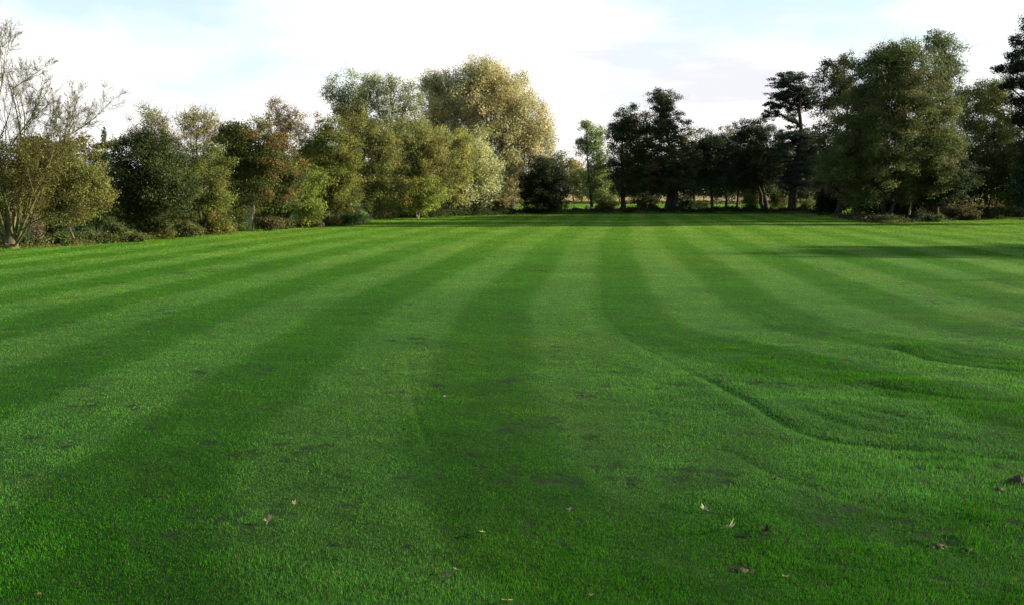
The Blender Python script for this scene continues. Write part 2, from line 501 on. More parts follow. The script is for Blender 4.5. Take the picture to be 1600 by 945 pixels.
def meadow_mask(X, Y): return (Y > 138) & ~inside(X, Y, LAWN)
def meadow_col(X, Y):
    s = np.clip((Y - 255) / 45 + (fbm(X * .05, Y * .05, 3, 3) - .5) * .8, 0, 1)[:, None]
    return (np.array([.11, .21, .022]) * (1 - s) + np.array([.36, .29, .13]) * s) * (.8 + .4 * fbm(X * .1, Y * .1, 61, 3)[:, None])
mg = blades('meadow_grass', 260000, 138, 520, .62, meadow_mask, .0008, lambda X, Y, r: .12 + 0 * r, meadow_col, lambda X, Y: -.16 + 0 * X, lean=False)
tag(mg, 'bright pasture grass of the meadow beyond the trees', 'grass', kind='stuff')

# ------------------------------------------------------------------ trees
def leaves(C, s, N, colr, aspect=.62):
    """rhombic leaf faces at C with normal N and length s"""
    n = len(C)
    N = nrm(N)
    R = nrm(rng.normal(0, 1, (n, 3)))
    A = nrm(np.cross(N, R)); B = np.cross(N, A)
    s = (s * np.ones(n))[:, None]
    V = np.empty((n, 4, 3))
    V[:, 0] = C - A * s * .5; V[:, 1] = C + B * s * .5 * aspect; V[:, 2] = C + A * s * .5; V[:, 3] = C - B * s * .5 * aspect
    return V.reshape(-1, 3), np.arange(n * 4).reshape(-1, 4), np.repeat(np.clip(colr, 0, 1), 4, 0)

def curved(P0, P1, m=4, sag=.12, bend=None):
    """N limbs from P0 to P1, a little bent"""
    N = len(P0); t = np.linspace(0, 1, m)[None, :, None]
    L = np.linalg.norm(P1 - P0, axis=1)[:, None]
    off = rng.normal(0, sag, (N, 3)) * L
    if bend is not None: off = off + bend * L
    return P0[:, None] * (1 - t) + P1[:, None] * t + off[:, None] * (4 * t * (1 - t)) * .5

def tree(kind, label, cat, base, D, lobes, leaf=.2, cl=.9, fill=1.0, colr=(.07, .09, .02), col2=None, c2=.3, var=.25,
         flat=.75, stems=None, tr=None, bark=None, group=None, droop=0, inner=.5, twig=0, shell=1.0, split=.45, sides=7, crown_name='crown', limb=1.0):
    """lobes: (px, py, rx, ry[, depth offset m]) as they appear from the lawn; everything is turned into metres at distance D"""
    global rng
    rng = np.random.default_rng(zlib.crc32(label.encode()))
    bark = bark or M_bark
    leaf = leaf * .78
    boost = np.array([1.45, 1.60, 1.62]) if lobes[0][0] in (750, 752) else np.array([1.42, 1.62, 1.45]) if group == GL or lobes[0][0] in (750, 752, 1540, 930, 1455) else 1.08 if lobes[0][0] == 1400 else 1.0
    k = D / F / math.cos(PITCH)
    B = at_depth(base[0], HZ, D); gz = 0.0 if inside(np.array([B[0]]), np.array([D]), LAWN)[0] else -.14
    B[2] = gz
    root = empty(kind, B)
    tag(root, label, cat, group)
    LB = []
    for lb in lobes:
        c = at_depth(lb[0], lb[1], D) - B
        c[1] = lb[4] if len(lb) > 4 else rng.uniform(-.2, .2) * lb[2] * k
        LB.append((c, lb[2] * k * 1.12, lb[3] * k * 1.08))
    H = max(c[2] + rz for c, rx, rz in LB)
    tr = tr or H * .015
    # stems
    stems = stems or [(None, None)]
    S = []
    top = max(LB, key=lambda q: q[0][2])[0]
    for st in stems:
        if st[0] is None: e = top.copy()
        else: e = at_depth(st[0], st[1], D) - B; e[1] = rng.uniform(-.5, .5)
        e0 = np.array([rng.normal(0, tr * .5) if len(stems) > 1 else 0, 0, -.15])
        P = curved(e0[None], e[None], 9, .06)[0]
        P[:, :2] += np.cumsum(rng.normal(0, tr * .35, (9, 2)), 0) * (np.linspace(0, 1, 9) > .1)[:, None]
        R = tr * (1 if len(stems) == 1 else .72) * np.interp(np.linspace(0, 1, 9), [0, .06, .12, 1], [1.5, 1.1, .95, .10])
        S.append((P, R))
    wood = Acc()
    for P, R in S: wood.add(*tubes(P[None], R[None], 9))
    SP = np.concatenate([P[2:] for P, R in S]); SR = np.concatenate([R[2:] for P, R in S])
    # clumps
    CC, CR, LC_ = [], [], []
    for c, rx, rz in LB:
        ry = min(rx * 1.0, max(rx, rz) * 1.0)
        r = min(cl, rx * .6, rz * .7)
        A = rx * rz + ry * rz + rx * ry
        n = max(6, int(shell * 2.1 * A / (r * r)))
        d = nrm(rng.normal(0, 1, (n, 3)))
        rad = np.where(rng.random(n) < .75, rng.uniform(.72, 1.0, n), rng.uniform(inner * .5, .75, n))
        rad = np.minimum(rad * (1 + .19 * rng.normal(0, 1, n)), 1.22)
        p = c + d * rad[:, None] * np.array([rx, ry, rz]) * .92
        kk = p[:, 2] > r * .4
        CC.append(p[kk]); CR.append(np.full(kk.sum(), r) * rng.uniform(.6, 1.25, kk.sum())); LC_.append(np.repeat(c[None], kk.sum(), 0))
    CC, CR, LC_ = np.concatenate(CC), np.concatenate(CR), np.concatenate(LC_)
    # limbs: stem -> lobe centre -> some clumps
    for c, rx, rz in LB:
        cand = SP[:, 2] < max(c[2] - .1 * rz, SP[:, 2].min() + .01)
        dd = np.linalg.norm(SP - c, axis=1) + np.where(cand, 0, 1e3); i = int(np.argmin(dd))
        if dd[i] < 900:
            r0 = max(SR[i] * .6, .03)
            P = curved(SP[i][None], c[None], 6, .10, np.array([0, 0, -.05])); R = np.linspace(r0, r0 * .35, 6)[None]
            wood.add(*tubes(P, R, 6))
    nb = max(4, int(len(CC) * split * limb))
    ix = rng.permutation(len(CC))[:nb]
    st = LC_[ix] * .75 + CC[ix] * .05 + np.array([0, 0, -.2]) + .2 * np.stack([LC_[ix][:, 0] * .5, LC_[ix][:, 1] * .5, LC_[ix][:, 2] * .7], -1)
    rb = np.clip(np.linalg.norm(CC[ix] - st, axis=1) * .012, .012, .07) * (D / 100 * .5 + .5)
    wood.add(*tubes(curved(st, CC[ix], 5, .13), rb[:, None] * np.linspace(1, .35, 5)[None], 4))
    if twig:
        nt = int(twig * len(CC))
        j = rng.integers(0, len(CC), nt)
        e = CC[j] + nrm(rng.normal(0, 1, (nt, 3)) + np.array([0, 0, .8])) * (CR[j] * rng.uniform(.8, 1.8, nt))[:, None]
        wood.add(*tubes(curved(CC[j], e, 4, .12), np.full((nt, 1), .010 + .00009 * D) * np.linspace(1, .5, 4)[None], 3))
    V, Q = wood.get()
    make_mesh('trunk', V, Q, bark, root, smooth=True)
    # leaves
    npc = np.maximum(3, (fill * 7.5 * (CR / leaf) ** 2).astype(int))
    idx = np.repeat(np.arange(len(CC)), npc)
    n = len(idx)
    off = rng.normal(0, .45, (n, 3)) * np.array([1, 1, flat])
    off[:, 2] -= droop * rng.random(n) ** 1.5 * 2.2
    C = CC[idx] + off * CR[idx][:, None]
    C = C[:]; ok = C[:, 2] > .03
    C, idx, off = C[ok], idx[ok], off[ok]; n = len(C)
    N = rng.normal(0, .75, (n, 3)) + off * 1.6 + np.array([0, 0, .3])
    base_c = np.array(colr)
    cvar = (1 + var * rng.normal(0, 1, (len(CC), 1)) * .6)
    c_cl = base_c * cvar
    if col2 is not None:
        m = (fbm(CC[:, 0] * .35 + D, CC[:, 2] * .35, 91, 2) + rng.normal(0, .12, len(CC)) > 1 - c2)[:, None]
        c_cl = np.where(m, np.array(col2) * cvar, c_cl)
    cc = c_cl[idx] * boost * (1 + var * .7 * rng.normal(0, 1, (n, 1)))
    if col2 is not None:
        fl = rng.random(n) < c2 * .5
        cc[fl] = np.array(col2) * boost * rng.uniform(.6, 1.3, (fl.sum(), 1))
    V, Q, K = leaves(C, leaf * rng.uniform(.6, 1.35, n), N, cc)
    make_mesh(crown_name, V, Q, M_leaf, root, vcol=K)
    return root

def bare_tree(kind, label, cat, base, D, stems, levels=4, leafcol=None, nleaf=4000, leaf=.12, tr=.3, bark=None, low=None, group=None, spread=.55, kids=7, twig_r=.012):
    """a tree seen mostly as its branches"""
    global rng
    rng = np.random.default_rng(zlib.crc32(label.encode()) + 3)
    B = at_depth(base[0], HZ, D); B[2] = -.02
    root = empty(kind, B); tag(root, label, cat, group)
    wood = Acc(); P0, P1, R0 = [], [], []
    for sx, sy, sr, dy in stems:
        e = at_depth(sx, sy, D) - B; e[1] = dy
        P0.append([0, 0, -.1]); P1.append(e); R0.append(sr)
    P = curved(np.array(P0, float), np.array(P1, float), 9, .10, np.array([0, 0, -.06]))
    R = np.array(R0)[:, None] * np.linspace(1, .22, 9)[None]
    wood.add(*tubes(P, R, 8))
    tips = []
    for lv in range(levels):
        N, m, _ = P.shape
        L = np.linalg.norm(P[:, -1] - P[:, 0], axis=1)
        t = rng.uniform(.22 if lv else .30, .98, (N, kids)); f = t * (m - 1); i0 = np.floor(f).astype(int).clip(0, m - 2); fr = f - i0
        ar = np.arange(N)[:, None]
        st = P[ar, i0] * (1 - fr[..., None]) + P[ar, i0 + 1] * fr[..., None]
        dr = nrm(P[ar, i0 + 1] - P[ar, i0])
        d = nrm(dr + rng.normal(0, spread, (N, kids, 3)) + np.array([0, 0, .25]))
        ln = L[:, None] * rng.uniform(.3, .62, (N, kids)) * (1.15 - t * .5)
        rr = (R[:, 0][:, None] * .5 * (1.1 - t * .7)).clip(twig_r, None)
        st, d, ln, rr = st.reshape(-1, 3), d.reshape(-1, 3), ln.reshape(-1), rr.reshape(-1)
        e = st + d * ln[:, None]
        P = curved(st, e, 5, .13); R = rr[:, None] * np.linspace(1, .4, 5)[None]
        wood.add(*tubes(P, R, 4 if lv < 2 else 3)); tips.append(P[:, 2:].reshape(-1, 3))
        if len(P) > 9000: break
    V, Q = wood.get(); V[:, 2] = np.maximum(V[:, 2], -.15)
    make_mesh('trunk', V, Q, bark or M_bark_green, root, smooth=True)
    T = tips[-1]
    Z = T[:, 2]
    w = np.ones(len(T)) if low is None else np.interp(Z, [q[0] for q in low], [q[1] for q in low])
    w = w / w.sum()
    j = rng.choice(len(T), nleaf, p=w)
    C = T[j] + rng.normal(0, .13, (nleaf, 3))
    lc = np.array(leafcol or (.12, .10, .03)) * (1 + .3 * rng.normal(0, 1, (nleaf, 1)))
    V, Q, K = leaves(C, leaf * rng.uniform(.6, 1.4, nleaf), rng.normal(0, 1, (nleaf, 3)), lc)
    make_mesh('crown', V, Q, M_leaf, root, vcol=K)
    return root

OLIVE, DARK, DEEP = (.095, .105, .024), (.035, .052, .014), (.030, .045, .018)
BROWN, GREY, GOLD = (.125, .10, .032), (.13, .15, .085), (.28, .23, .08)
YEL = (.125, .14, .026)
GL, GR, GF, GB = 'trees and shrubs of the left hedgerow', 'trees of the right hand wood', 'trees along the far edge of the lawn', 'distant trees beyond the meadow'

# ---- left hedgerow, near to far
bare_tree('pollard_willow', 'old pollard willow with thin bare upper branches at the far left edge of the lawn', 'tree', (12, 388), 53,
          [(-70, 180, .08, 1), (-30, 115, .10, -1), (0, 105, .10, .5), (22, 130, .09, -.6), (55, 215, .08, .8), (112, 190, .085, .3), (95, 225, .07, -.8), (-5, 200, .12, -2), (80, 250, .09, -1.5), (30, 250, .1, 1.5), (-60, 260, .1, 0)],
          levels=4, leafcol=(.13, .125, .032), nleaf=17000, leaf=.10, low=[(0, 0), (.5, 1.0), (5.2, 1.0), (6.2, .05), (12, .012)], kids=8, twig_r=.0055)
t_ = bpy.context.scene.objects['pollard_willow']
P = np.array([[[0, 0, -.2], [.05, 0, .6], [0, .05, 1.2], [.1, 0, 1.9], [.25, 0, 2.6]]]); V, Q = tubes(P, np.array([[.42, .30, .27, .30, .15]]), 12)
make_mesh('bole', V, Q, barky('willow_bole_bark', (.05, .05, .022), (.17, .14, .08)), t_, smooth=True)
bare_tree('dead_sapling', 'small dead stump with a dry brown tuft beside the pollard willow', 'tree', (55, 384), 54.5, [(53, 345, .07, 0), (44, 352, .03, .2), (63, 352, .03, -.2)],
          levels=3, leafcol=(.22, .17, .10), nleaf=900, leaf=.08, bark=M_bark_brown, group=GL, kids=6, twig_r=.01)
tree('hawthorn', 'brownish hawthorn with a thin leaning stem between the pollard willow and the dark holly', 'tree', (117, 383), 57,
     [(120, 262, 55, 45), (85, 285, 45, 40), (140, 305, 34, 34), (62, 250, 35, 35), (118, 330, 26, 20), (30, 290, 40, 50, 2)], leaf=.15, cl=.55, fill=.9, colr=(.10, .10, .025), col2=BROWN, c2=.45, bark=M_bark_brown, group=GL, tr=.07, twig=1)
tree('holly', 'very dark green rounded holly, darkest crown of the left hedgerow', 'tree', (232, 372), 63,
     [(232, 262, 55, 48), (205, 300, 38, 45), (262, 305, 38, 45), (228, 232, 30, 26), (215, 335, 34, 28)], leaf=.15, cl=.6, fill=1.15, colr=(.032, .040, .014), col2=(.08, .075, .02), c2=.2, group=GL)
tree('conifer', 'lone young pine top sticking up above the hedge', 'tree', (163, 350), 88,
     [(163, 212, 3.5, 15), (163, 228, 17, 4.5), (178, 230, 6, 5), (150, 232, 5, 4), (163, 246, 24, 7), (165, 270, 30, 15)], leaf=.16, cl=.4, fill=1.1, colr=(.03, .055, .03), group=GL, tr=.14)
tree('birch', 'thin birch with a sparse beige top behind the dark holly', 'tree', (240, 360), 76,
     [(235, 195, 26, 28), (255, 215, 20, 26), (212, 225, 18, 22), (240, 250, 32, 28)], leaf=.12, cl=.6, fill=.42, colr=(.16, .15, .06), col2=(.30, .23, .14), c2=.5, twig=5, group=GL, bark=M_bark_brown)
tree('birch', 'sparse beige topped birch between the dark holly and the round maple', 'tree', (315, 360), 78,
     [(312, 192, 32, 24), (335, 215, 20, 26), (300, 225, 24, 26), (318, 262, 34, 30)], leaf=.12, cl=.6, fill=.45, colr=(.15, .14, .06), col2=(.30, .22, .13), c2=.5, twig=5, group=GL, bark=M_bark_brown)
tree('hawthorn', 'olive hawthorn filling the gap between the dark holly and the round maple', 'tree', (312, 366), 69,
     [(305, 285, 36, 48), (330, 262, 28, 32), (290, 325, 28, 28), (335, 320, 24, 30), (280, 262, 24, 26)], leaf=.14, cl=.6, fill=.9, colr=OLIVE, col2=BROWN, c2=.35, group=GL, twig=1.5)
tree('field_maple', 'round dark field maple with a rusty tinge on a forked pale trunk', 'tree', (388, 360), 76,
     [(400, 222, 44, 42), (372, 250, 36, 42), (430, 250, 42, 46), (405, 285, 46, 36), (368, 215, 22, 20), (448, 295, 26, 28)], leaf=.17, cl=.65, fill=1.1, colr=(.055, .065, .016), col2=(.11, .07, .025), c2=.25,
     stems=[(392, 260), (410, 270)], bark=M_bark_pale, group=GL, tr=.20)
tree('cherry', 'nearly leafless tree with pinkish brown leaves rising behind the round maple', 'tree', (448, 355), 92,
     [(432, 170, 14, 18), (455, 185, 18, 20), (440, 205, 30, 22), (470, 215, 18, 20)], leaf=.16, cl=.6, fill=.28, colr=(.20, .14, .08), col2=(.14, .13, .05), c2=.3, twig=6, group=GL, bark=M_bark_brown)
tree('hazel', 'yellow green hazel bush at the foot of the hedge right of the round maple', 'shrub', (470, 356), 83,
     [(468, 310, 28, 28), (455, 280, 20, 24), (485, 330, 20, 20), (492, 285, 16, 26)], leaf=.2, cl=.55, fill=.9, colr=YEL, col2=(.07, .09, .02), c2=.3, group=GL)
tree('willow_scrub', 'tall olive brown willow scrub right of the yellow green hazel', 'tree', (515, 352), 90,
     [(505, 215, 26, 34), (530, 240, 30, 40), (500, 265, 34, 44), (525, 305, 34, 36), (545, 285, 20, 40), (480, 240, 20, 30)], leaf=.17, cl=.7, fill=.95, colr=(.11, .115, .024), col2=(.15, .12, .03), c2=.3, group=GL, twig=1.5)
tree('elder', 'small grey green bush at the corner where the hedge steps back', 'shrub', (550, 350), 91,
     [(550, 325, 16, 17), (540, 336, 20, 12), (565, 337, 12, 10)], leaf=.17, cl=.4, fill=1, colr=(.14, .15, .075), group=GL)
tree('bramble', 'dark bramble mound at the corner of the lawn below the grey bush', 'bramble', (548, 351), 89, [(540, 343, 26, 7), (558, 341, 16, 9)], leaf=.15, cl=.35, fill=1.1, colr=(.03, .05, .015), group=GL)
tree('hawthorn', 'dense brown green hawthorn behind the corner of the left hedge', 'tree', (580, 345), 108,
     [(560, 215, 32, 44), (590, 235, 34, 44), (570, 280, 34, 40), (600, 300, 28, 36), (552, 180, 22, 22)], leaf=.2, cl=.8, fill=.95, colr=(.11, .11, .03), col2=BROWN, c2=.35, group=GL, twig=1.5)
tree('poplar', 'tall grey green poplar group left of the great golden willow', 'tree', (590, 340), 128,
     [(575, 140, 32, 32), (525, 145, 22, 26), (612, 155, 26, 32), (560, 180, 40, 34), (610, 200, 36, 34), (645, 160, 15, 26), (640, 200, 22, 30)], leaf=.24, cl=1.1, fill=.62, colr=(.165, .17, .095), col2=(.19, .18, .08), c2=.3, group=GL, twig=3,
     stems=[(575, 120), (528, 140), (615, 140), (643, 150)], bark=M_bark_brown)
tree('sallow', 'olive brown sallow in front of the poplars, left of centre', 'tree', (640, 342), 116,
     [(630, 235, 34, 42), (660, 225, 30, 40), (640, 275, 36, 36), (675, 265, 28, 42), (615, 290, 26, 32), (690, 235, 20, 30)], leaf=.2, cl=.85, fill=.9, colr=(.15, .15, .045), col2=(.18, .15, .05), c2=.35, group=GL, twig=2, bark=M_bark_brown)
tree('hazel', 'bright yellow green hazel with pale stems left of the great willow', 'shrub', (652, 340), 113,
     [(640, 300, 28, 22), (668, 305, 28, 22), (650, 320, 30, 14), (615, 320, 14, 14)], leaf=.22, cl=.6, fill=.9, colr=(.14, .155, .03), col2=(.17, .13, .03), c2=.25, group=GL, stems=[(640, 300), (665, 300), (652, 295)], bark=M_bark_pale, tr=.08)
tree('sallow', 'yellowish sallow leaning against the left side of the great willow', 'tree', (700, 338), 127,
     [(695, 235, 26, 34), (712, 265, 24, 34), (700, 300, 28, 26), (722, 225, 16, 30)], leaf=.22, cl=.8, fill=.85, colr=(.19, .18, .05), col2=GOLD, c2=.3, group=GL, twig=2, bark=M_bark_brown)
# the great willow
tree('golden_willow', 'great round willow with a golden right side, tallest tree left of centre', 'tree', (755, 335), 138,
     [(750, 140, 50, 46), (700, 150, 38, 40), (800, 155, 42, 44), (770, 190, 60, 46), (825, 190, 34, 40), (705, 195, 34, 38), (684, 130, 26, 24), (680, 175, 26, 30), (755, 115, 34, 24), (740, 240, 40, 40), (800, 235, 44, 40), (840, 225, 26, 36), (770, 272, 34, 32), (792, 285, 24, 24)],
     leaf=.26, cl=1.2, fill=.85, colr=(.28, .255, .12), col2=(.42, .32, .15), c2=.45, var=.22, group=GF, twig=2.5, stems=[(735, 190), (775, 150), (810, 190)], tr=.6, droop=.35, flat=1.0)
tree('white_willow', 'pale silvery willow drooping in front of the great golden willow', 'tree', (735, 336), 130,
     [(752, 230, 20, 34), (740, 262, 28, 34), (765, 275, 20, 30), (735, 295, 34, 26), (715, 275, 16, 30)], leaf=.24, cl=.9, fill=.8, colr=(.38, .36, .18), col2=(.17, .17, .05), c2=.35, group=GF, droop=.5, flat=1.1, tr=.4, twig=1.5)
tree('holly', 'low dark bush under the great willow', 'shrub', (705, 336), 131, [(700, 318, 28, 16), (735, 320, 26, 14), (680, 322, 16, 12)], leaf=.2, cl=.6, fill=1, colr=(.035, .048, .015), group=GF)
tree('oak', 'small stout trunked tree alone on the meadow left of the black bush', 'tree', (798, 323), 185,
     [(798, 290, 24, 16), (782, 297, 16, 12), (815, 297, 16, 12), (798, 272, 20, 14)], leaf=.3, cl=.9, fill=.8, colr=(.12, .11, .045), col2=(.2, .16, .07), c2=.3, tr=.55, group=GF, twig=2)
tree('elder', 'dense almost black bush standing by itself right of the great willow', 'shrub', (850, 334), 134,
     [(850, 272, 28, 24), (838, 295, 22, 28), (866, 293, 22, 30), (852, 315, 30, 17)], leaf=.22, cl=.7, fill=1.35, colr=(.022, .034, .012), group=GF)
tree('alder', 'sparse sunlit alder with pale green leaves left of the dark row', 'tree', (925, 328), 152,
     [(930, 215, 18, 22), (918, 232, 16, 12), (935, 250, 20, 28), (925, 285, 22, 26), (940, 305, 18, 16), (905, 222, 8, 5), (915, 195, 10, 8), (948, 285, 14, 26)], leaf=.26, cl=.75, fill=.8, colr=(.16, .19, .065), col2=(.06, .08, .025), c2=.3, group=GF, twig=2)
# the dark row
tree('alder', 'rounded dark alder, first tree of the dark row, narrowing to a single trunk', 'tree', (975, 329), 147,
     [(985, 190, 28, 24), (968, 210, 20, 26), (1000, 215, 26, 24), (985, 250, 34, 30), (975, 285, 26, 22)], leaf=.26, cl=.95, fill=1.1, colr=(.050, .070, .026), col2=(.10, .10, .035), c2=.22, group=GF, tr=.36)
tree('alder', 'highest dark alder of the middle row, flat topped on three thick trunks', 'tree', (1045, 331), 144,
     [(1032, 152, 24, 12), (1038, 170, 22, 14), (1052, 190, 20, 16), (1030, 200, 24, 14), (1045, 225, 34, 26), (1060, 255, 34, 30), (1030, 265, 30, 28), (1050, 290, 34, 16)], leaf=.26, cl=.9, fill=1.05, flat=.5, colr=(.045, .066, .026), col2=(.11, .09, .03), c2=.15,
     group=GF, tr=.62, stems=[(1030, 165), (1048, 230), (1064, 240)])
tree('ash', 'low dark ash on a slender straight trunk in the middle of the row', 'tree', (1114, 330), 146,
     [(1108, 225, 26, 22), (1120, 250, 30, 28), (1098, 260, 24, 30), (1128, 280, 24, 22)], leaf=.26, cl=.9, fill=1.05, colr=(.042, .066, .028), group=GF, tr=.26)
tree('ash', 'dark pointed ash on a very thin trunk beside the leaning trunks', 'tree', (1152, 331), 148,
     [(1156, 205, 12, 20), (1158, 235, 24, 30), (1148, 265, 26, 26), (1166, 280, 20, 18)], leaf=.26, cl=.9, fill=1, colr=(.042, .066, .028), group=GF, tr=.18)
tree('alder', 'dark alder forking low into two leaning trunks', 'tree', (1196, 330), 147,
     [(1190, 205, 20, 20), (1205, 230, 26, 28), (1188, 262, 26, 26), (1210, 270, 26, 26)], leaf=.26, cl=.9, fill=1.05, colr=(.040, .062, .026), group=GF, tr=.55, stems=[(1172, 250), (1204, 230)])
tree('scots_pine', 'tall dark tree with tiered flat boughs on a thick ivy covered trunk', 'tree', (1240, 330), 143,
     [(1236, 122, 26, 9), (1222, 133, 18, 6), (1255, 140, 24, 8), (1238, 150, 34, 7), (1215, 165, 20, 6), (1262, 162, 22, 7), (1205, 178, 14, 6), (1238, 180, 14, 14), (1238, 215, 22, 22), (1240, 250, 36, 28), (1238, 282, 30, 22), (1262, 225, 22, 24)], leaf=.26, cl=.75, fill=1.0, flat=.35,
     colr=(.040, .060, .032), group=GF, tr=.6)
# ---- right hand wood
tree('ash', 'grey green ash with a feathery top behind the left side of the biggest tree', 'tree', (1310, 338), 122,
     [(1318, 95, 14, 18), (1300, 120, 24, 22), (1322, 140, 26, 30), (1298, 165, 26, 30), (1310, 215, 34, 36), (1300, 265, 34, 34)], leaf=.25, cl=.9, fill=.9, colr=(.05, .062, .022), col2=(.10, .10, .035), c2=.2, group=GR, twig=1.5)
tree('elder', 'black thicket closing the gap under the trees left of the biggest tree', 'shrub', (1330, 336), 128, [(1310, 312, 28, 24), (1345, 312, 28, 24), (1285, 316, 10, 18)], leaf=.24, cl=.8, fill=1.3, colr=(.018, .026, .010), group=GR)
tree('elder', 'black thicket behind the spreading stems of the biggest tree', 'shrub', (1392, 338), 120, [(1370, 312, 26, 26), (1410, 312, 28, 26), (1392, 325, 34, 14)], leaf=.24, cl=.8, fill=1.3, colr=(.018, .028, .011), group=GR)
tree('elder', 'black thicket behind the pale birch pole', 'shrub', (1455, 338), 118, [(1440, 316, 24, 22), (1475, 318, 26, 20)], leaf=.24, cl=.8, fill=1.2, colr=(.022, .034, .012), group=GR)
tree('grey_alder', 'biggest tree, broad olive green crown on spreading multiple stems at the right of the lawn', 'tree', (1385, 349), 99,
     [(1400, 100, 46, 32), (1372, 130, 44, 40), (1430, 130, 46, 42), (1400, 165, 72, 50), (1350, 190, 52, 50), (1450, 185, 50, 52), (1330, 235, 50, 42), (1395, 225, 70, 44), (1465, 230, 44, 44), (1375, 268, 56, 34), (1312, 268, 34, 32), (1345, 300, 34, 20), (1425, 296, 36, 20), (1462, 275, 34, 26), (1408, 80, 26, 18)],
     leaf=.19, cl=.85, fill=.95, colr=(.078, .106, .029), col2=(.13, .13, .05), c2=.3, var=.2, flat=.7, group=GR, tr=.30, stems=[(1352, 215), (1385, 150), (1412, 170), (1440, 200)], bark=M_bark, twig=1.2, shell=.9)
tree('poplar', 'feathery topped poplar rising behind the right shoulder of the biggest tree', 'tree', (1480, 345), 114,
     [(1455, 65, 12, 18), (1475, 75, 20, 20), (1490, 105, 18, 28), (1468, 120, 30, 34), (1490, 165, 24, 34), (1480, 220, 30, 40)], leaf=.22, cl=.85, fill=.75, colr=(.075, .09, .03), col2=(.13, .12, .05), c2=.25, group=GR, twig=2.5)
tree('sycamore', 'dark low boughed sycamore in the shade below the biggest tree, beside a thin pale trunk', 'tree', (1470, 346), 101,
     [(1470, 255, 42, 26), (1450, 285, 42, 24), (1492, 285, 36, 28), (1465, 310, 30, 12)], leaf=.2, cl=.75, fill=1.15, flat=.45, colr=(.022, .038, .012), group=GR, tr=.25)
tree('birch', 'thin pale barked birch pole in the shade right of the biggest trunk', 'tree', (1422, 346), 102.5, [(1426, 290, 12, 14), (1430, 270, 10, 12)], leaf=.18, cl=.5, fill=.5, colr=(.06, .08, .02), group=GR, tr=.10, bark=M_bark_pale)
tree('ash', 'light olive tree between the biggest tree and the dark fir at the right edge', 'tree', (1540, 344), 119,
     [(1540, 150, 30, 30), (1520, 175, 26, 34), (1562, 150, 22, 28), (1550, 205, 38, 40), (1522, 240, 28, 40), (1575, 230, 30, 44)], leaf=.24, cl=.9, fill=.85, colr=(.105, .115, .035), col2=(.15, .13, .04), c2=.3, group=GR, twig=1.5)
tree('hawthorn', 'dark green hawthorn with a yellow green patch under the light olive tree', 'tree', (1540, 342), 112,
     [(1530, 275, 30, 34), (1560, 265, 36, 44), (1510, 290, 22, 22), (1590, 280, 26, 44)], leaf=.2, cl=.8, fill=1.05, colr=(.045, .065, .015), col2=(.15, .17, .03), c2=.18, group=GR)
tree('fir', 'dark fir with drooping layered boughs cut by the right edge of the view', 'tree', (1618, 345), 93,
     [(1612, 40, 22, 16), (1600, 65, 22, 9), (1590, 85, 20, 7), (1610, 100, 34, 10), (1585, 108, 26, 7), (1612, 130, 40, 10), (1578, 135, 14, 5), (1606, 158, 32, 9), (1640, 180, 50, 20), (1600, 190, 20, 12), (1625, 230, 40, 30), (1640, 280, 44, 40), (1605, 290, 22, 40)],
     leaf=.2, cl=.85, fill=1.0, flat=.75, colr=(.022, .036, .022), group=GR, tr=.4)
# wood that carries on out of view to the right; it throws the long shadows over the lawn
for i, (x, y, h, r, lab, fl) in enumerate([
        (78, 114, 23, 7.5, 'dark ash in the wood just outside the right edge', 1.0), (86, 128, 24, 8, 'tall ash deeper in the wood outside the right edge', 1.0), (90, 140, 25, 8, 'ash at the far corner of the wood outside the right edge', 1.0),
        (66, 54, 14, 5.8, 'lone ash outside the right edge shading the middle of the lawn', .9), (82, 57, 18, 6, 'second ash outside the right edge shading the middle of the lawn', .9),
        (72, 39, 14, 4, 'small ash outside the right edge near the lawn', .5)]):
    yy = 100.0; k = F / yy; px, zx = 800 + x * k, 300 + 3 * k          # laid out at 100 m, then moved to its own place
    o = tree('ash', lab, 'tree', (px, zx), yy,
         [(px, zx - h * .75 * k, r * .8 * k, h * .22 * k), (px - r * .4 * k, zx - h * .5 * k, r * .7 * k, h * .2 * k), (px + r * .4 * k, zx - h * .45 * k, r * .7 * k, h * .22 * k)], leaf=.28, cl=1.0, fill=fl, colr=(.05, .065, .02), group=GR)
    o.location.y = y

